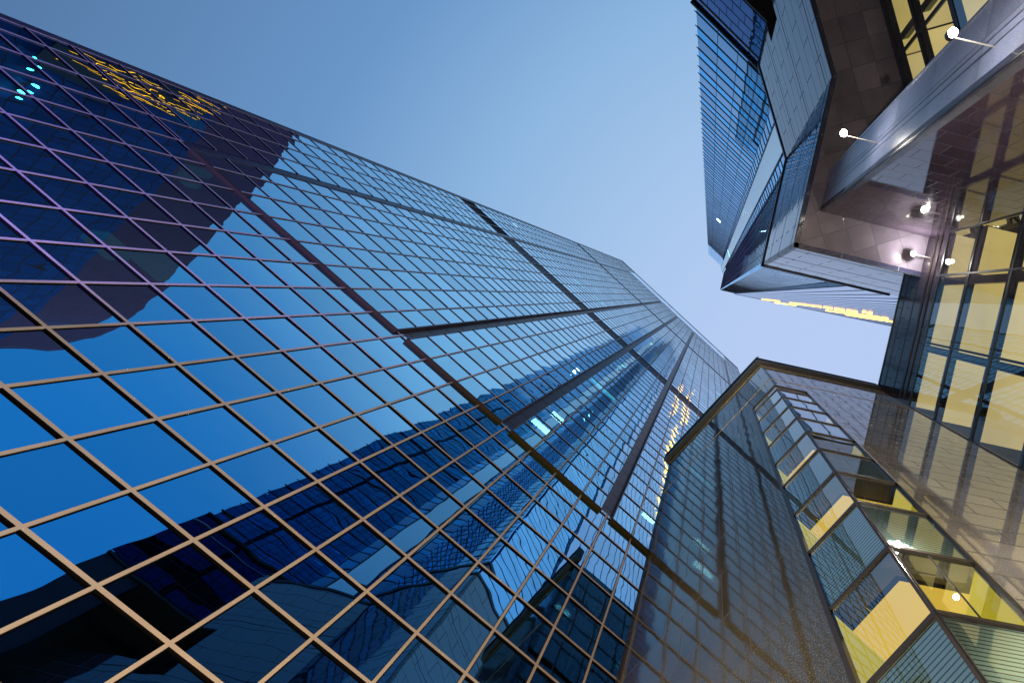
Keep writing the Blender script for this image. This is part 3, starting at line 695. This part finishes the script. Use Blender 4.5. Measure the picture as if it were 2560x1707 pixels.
# ================================================================== building across the street, seen as a reflection in the tower
rb = thing('curved_office_block', ST(-120, -50), 'navy round cornered block with brown crown, mirrored at upper left in the glass tower', 'building')
pl = [(-101, -7), (-98.5, -20), (-98, -35), (-98, -60), (-98.6, -72), (-101, -81), (-106, -88), (-114, -93), (-126, -96), (-150, -96), (-150, -7)]
MB().prism([ST(*q) for q in pl], -1.6, 107).build('curved_facade', M_NAVY, rb)
MB().prism([ST(*q) for q in pl], 107, 125).build('crown_band', M_BRN, rb)
FN = Frame(ST(-97.7, 0), mT, dT)
random.seed(5)
sg = thing('yellow_neon_sign', ST(-97.6, -14), 'yellow neon tube sign, mirrored as squiggles near the upper left roof edge of the tower', 'sign', z=80)
for k_, (p0, hh, ln) in enumerate([(-12.6, 82, 12), (-13.6, 84.5, 12.5), (-14.6, 87, 13), (-15.6, 90, 12), (-12.2, 97, 7), (-13.4, 98, 6)]):
    a = MB(); x = hh; y = p0
    while x < hh + ln:
        x2 = x + random.uniform(.5, 1.5); y2 = p0 + random.uniform(-.35, .35)
        a.tube(FN.p(y, .1, x), FN.p(y2, .1, x2), .045, 5); x, y = x2, y2
        if random.random() < .2: x += random.uniform(.3, .9)
    a.build('neon_tube', E_NEON, sg)
MB().box(FN, -16.4, -11.6, -.1, .0, 80, 104).build('sign_back', M_LOUVBAND, sg)
cl = thing('cyan_floodlight', ST(-97.6, -20), 'pair of glowing cyan floodlights, mirrored at the far upper left of the tower', 'lamp', z=80)
for y, x, r_ in ((-19.9, 81.6, .40), (-21.5, 81.6, .32), (-16.8, 80.0, .15)):
    A_ = Vector(FN.p(y, 0, x)); B_ = Vector(FN.p(y, .4, x)); MB().tube(A_, B_, r_, 12).build('lens', E_CYAN, cl)
    MB().tube(Vector(FN.p(y, -.25, x)), A_, r_ * 1.15, 12).build('housing', M_FRAME, cl)

# ================================================================== lamps in the court
def floodlight(pos, wall_n, label, power, r_=.07, group='floodlights on the court walls', col=(1, .93, .82), arm=1.5):
    P = Vector(pos); o = thing('floodlight', (P.x, P.y), label, 'lamp', group, z=P.z)
    wn = Vector((wall_n[0], wall_n[1], 0))
    MB().tube(P, P + Vector((0, 0, .05)), r_, 16).build('lens', E_LAMP, o)
    MB().tube(P + Vector((0, 0, .05)), P + Vector((0, 0, .20)), r_ * 1.1, 16).build('housing', M_FRAME, o)
    MB().tube(P + Vector((0, 0, .2)), P + Vector((0, 0, .14)) - wn * arm, .02, 8).build('arm', plain('lamp_arm', (.6, .58, .55), .4, .5), o)
    ld = bpy.data.lights.new('lamp_glow', 'POINT'); ld.energy = power; ld.color = col; ld.shadow_soft_size = .09
    lo = bpy.data.objects.new('lamp_glow', ld); COL.objects.link(lo); lo.parent = o; lo.location = (0, 0, -.45)
    return o
def at(F_, dist_h, tA, tB): pass
h1_ = 21.0
P1 = AB(.1953 * 19.5, -.3887 * 19.5); floodlight((P1.x, P1.y, 19.5 + CZ), tuple(-dA), 'bright white floodlight on an arm beside the blue grey granite pier', 170, .14)
P2 = AB(.3726 * 11.3, -.6453 * 11.3); floodlight((P2.x, P2.y, 11.3 + CZ), tuple(-dA), 'white floodlight by the upper right window wall, nearest the top corner', 90, .11, arm=1.1)
P3 = AB(.3978 * 28.0, -.1806 * 28.0); floodlight((P3.x, P3.y, 28.0 + CZ), tuple(-dA), 'white floodlight on an arm at the top of the yellow window wall', 520, .16, arm=1.1)
# ================================================================== street lamps
def street_lamp(s, p, label, power, col, h=3.2, aim=None):
    c = ST(s, p); o = thing('street_lamp', c, label, 'street lamp', 'street lamps along the pavement', z=0)
    MB().tube((c.x, c.y, 0.13), (c.x, c.y, h + CZ), .06, 12).build('post', M_FRAME, o)
    MB().tube((c.x, c.y, h + CZ), (c.x, c.y, h + CZ + .05), .2, 16).build('head', M_FRAME, o)
    MB().tube((c.x, c.y, h + CZ + .05), (c.x, c.y, h + CZ + .13), .15, 16).build('lens', emit('street_lens', col, 8), o)
    ld = bpy.data.lights.new('lamp_glow', 'SPOT' if aim else 'POINT'); ld.energy = power; ld.color = col; ld.shadow_soft_size = .3
    lo = bpy.data.objects.new('lamp_glow', ld); COL.objects.link(lo); lo.parent = o; lo.location = (0, 0, h + CZ + .4)
    if aim:
        t_ = ST(aim[0], 14.0); d_ = Vector((t_.x - c.x, t_.y - c.y, aim[1] - h - .4))
        lo.rotation_euler = (-d_).to_track_quat('Z', 'Y').to_euler(); ld.spot_size = rad(aim[2]); ld.spot_blend = .5
street_lamp(-4, -4.5, 'warm street lamp beside the camera, across from the tower base', 19000, (1.0, .72, .40), aim=(-4, 9, 104))
street_lamp(9.5, 11.2, 'warm lamp in the gap between the tower and the granite building', 250, (1.0, .66, .34), 1.5)
street_lamp(.5, 6.0, 'added unseen pale lamp that brightens the black granite corner and its spandrels', 7500, (1.0, .86, .62), 2.6)  # out of view, added to brighten the spandrels of the granite corner
q_ = AB(8.0, -2.4); street_lamp(q_.dot(dT), q_.dot(mT), 'warm white street lamp in the middle of the court', 4800, (1.0, .84, .60), 2.4)
street_lamp(-25, 7.2, 'violet street lamp lighting the left end of the tower', 110000, (.20, .17, 1.0), aim=(-27, 24, 92))
for k_, m_ in MATS.items():
    if k_ not in ('lit_yellow_ceiling', 'lit_pale_ceiling', 'lit_ceiling_b', 'lit_ceiling_c', 'lit_yellow_wall'): m_.cycles.emission_sampling = 'NONE'
for o in S.objects:
    if '_o' in o.keys(): del o['_o']
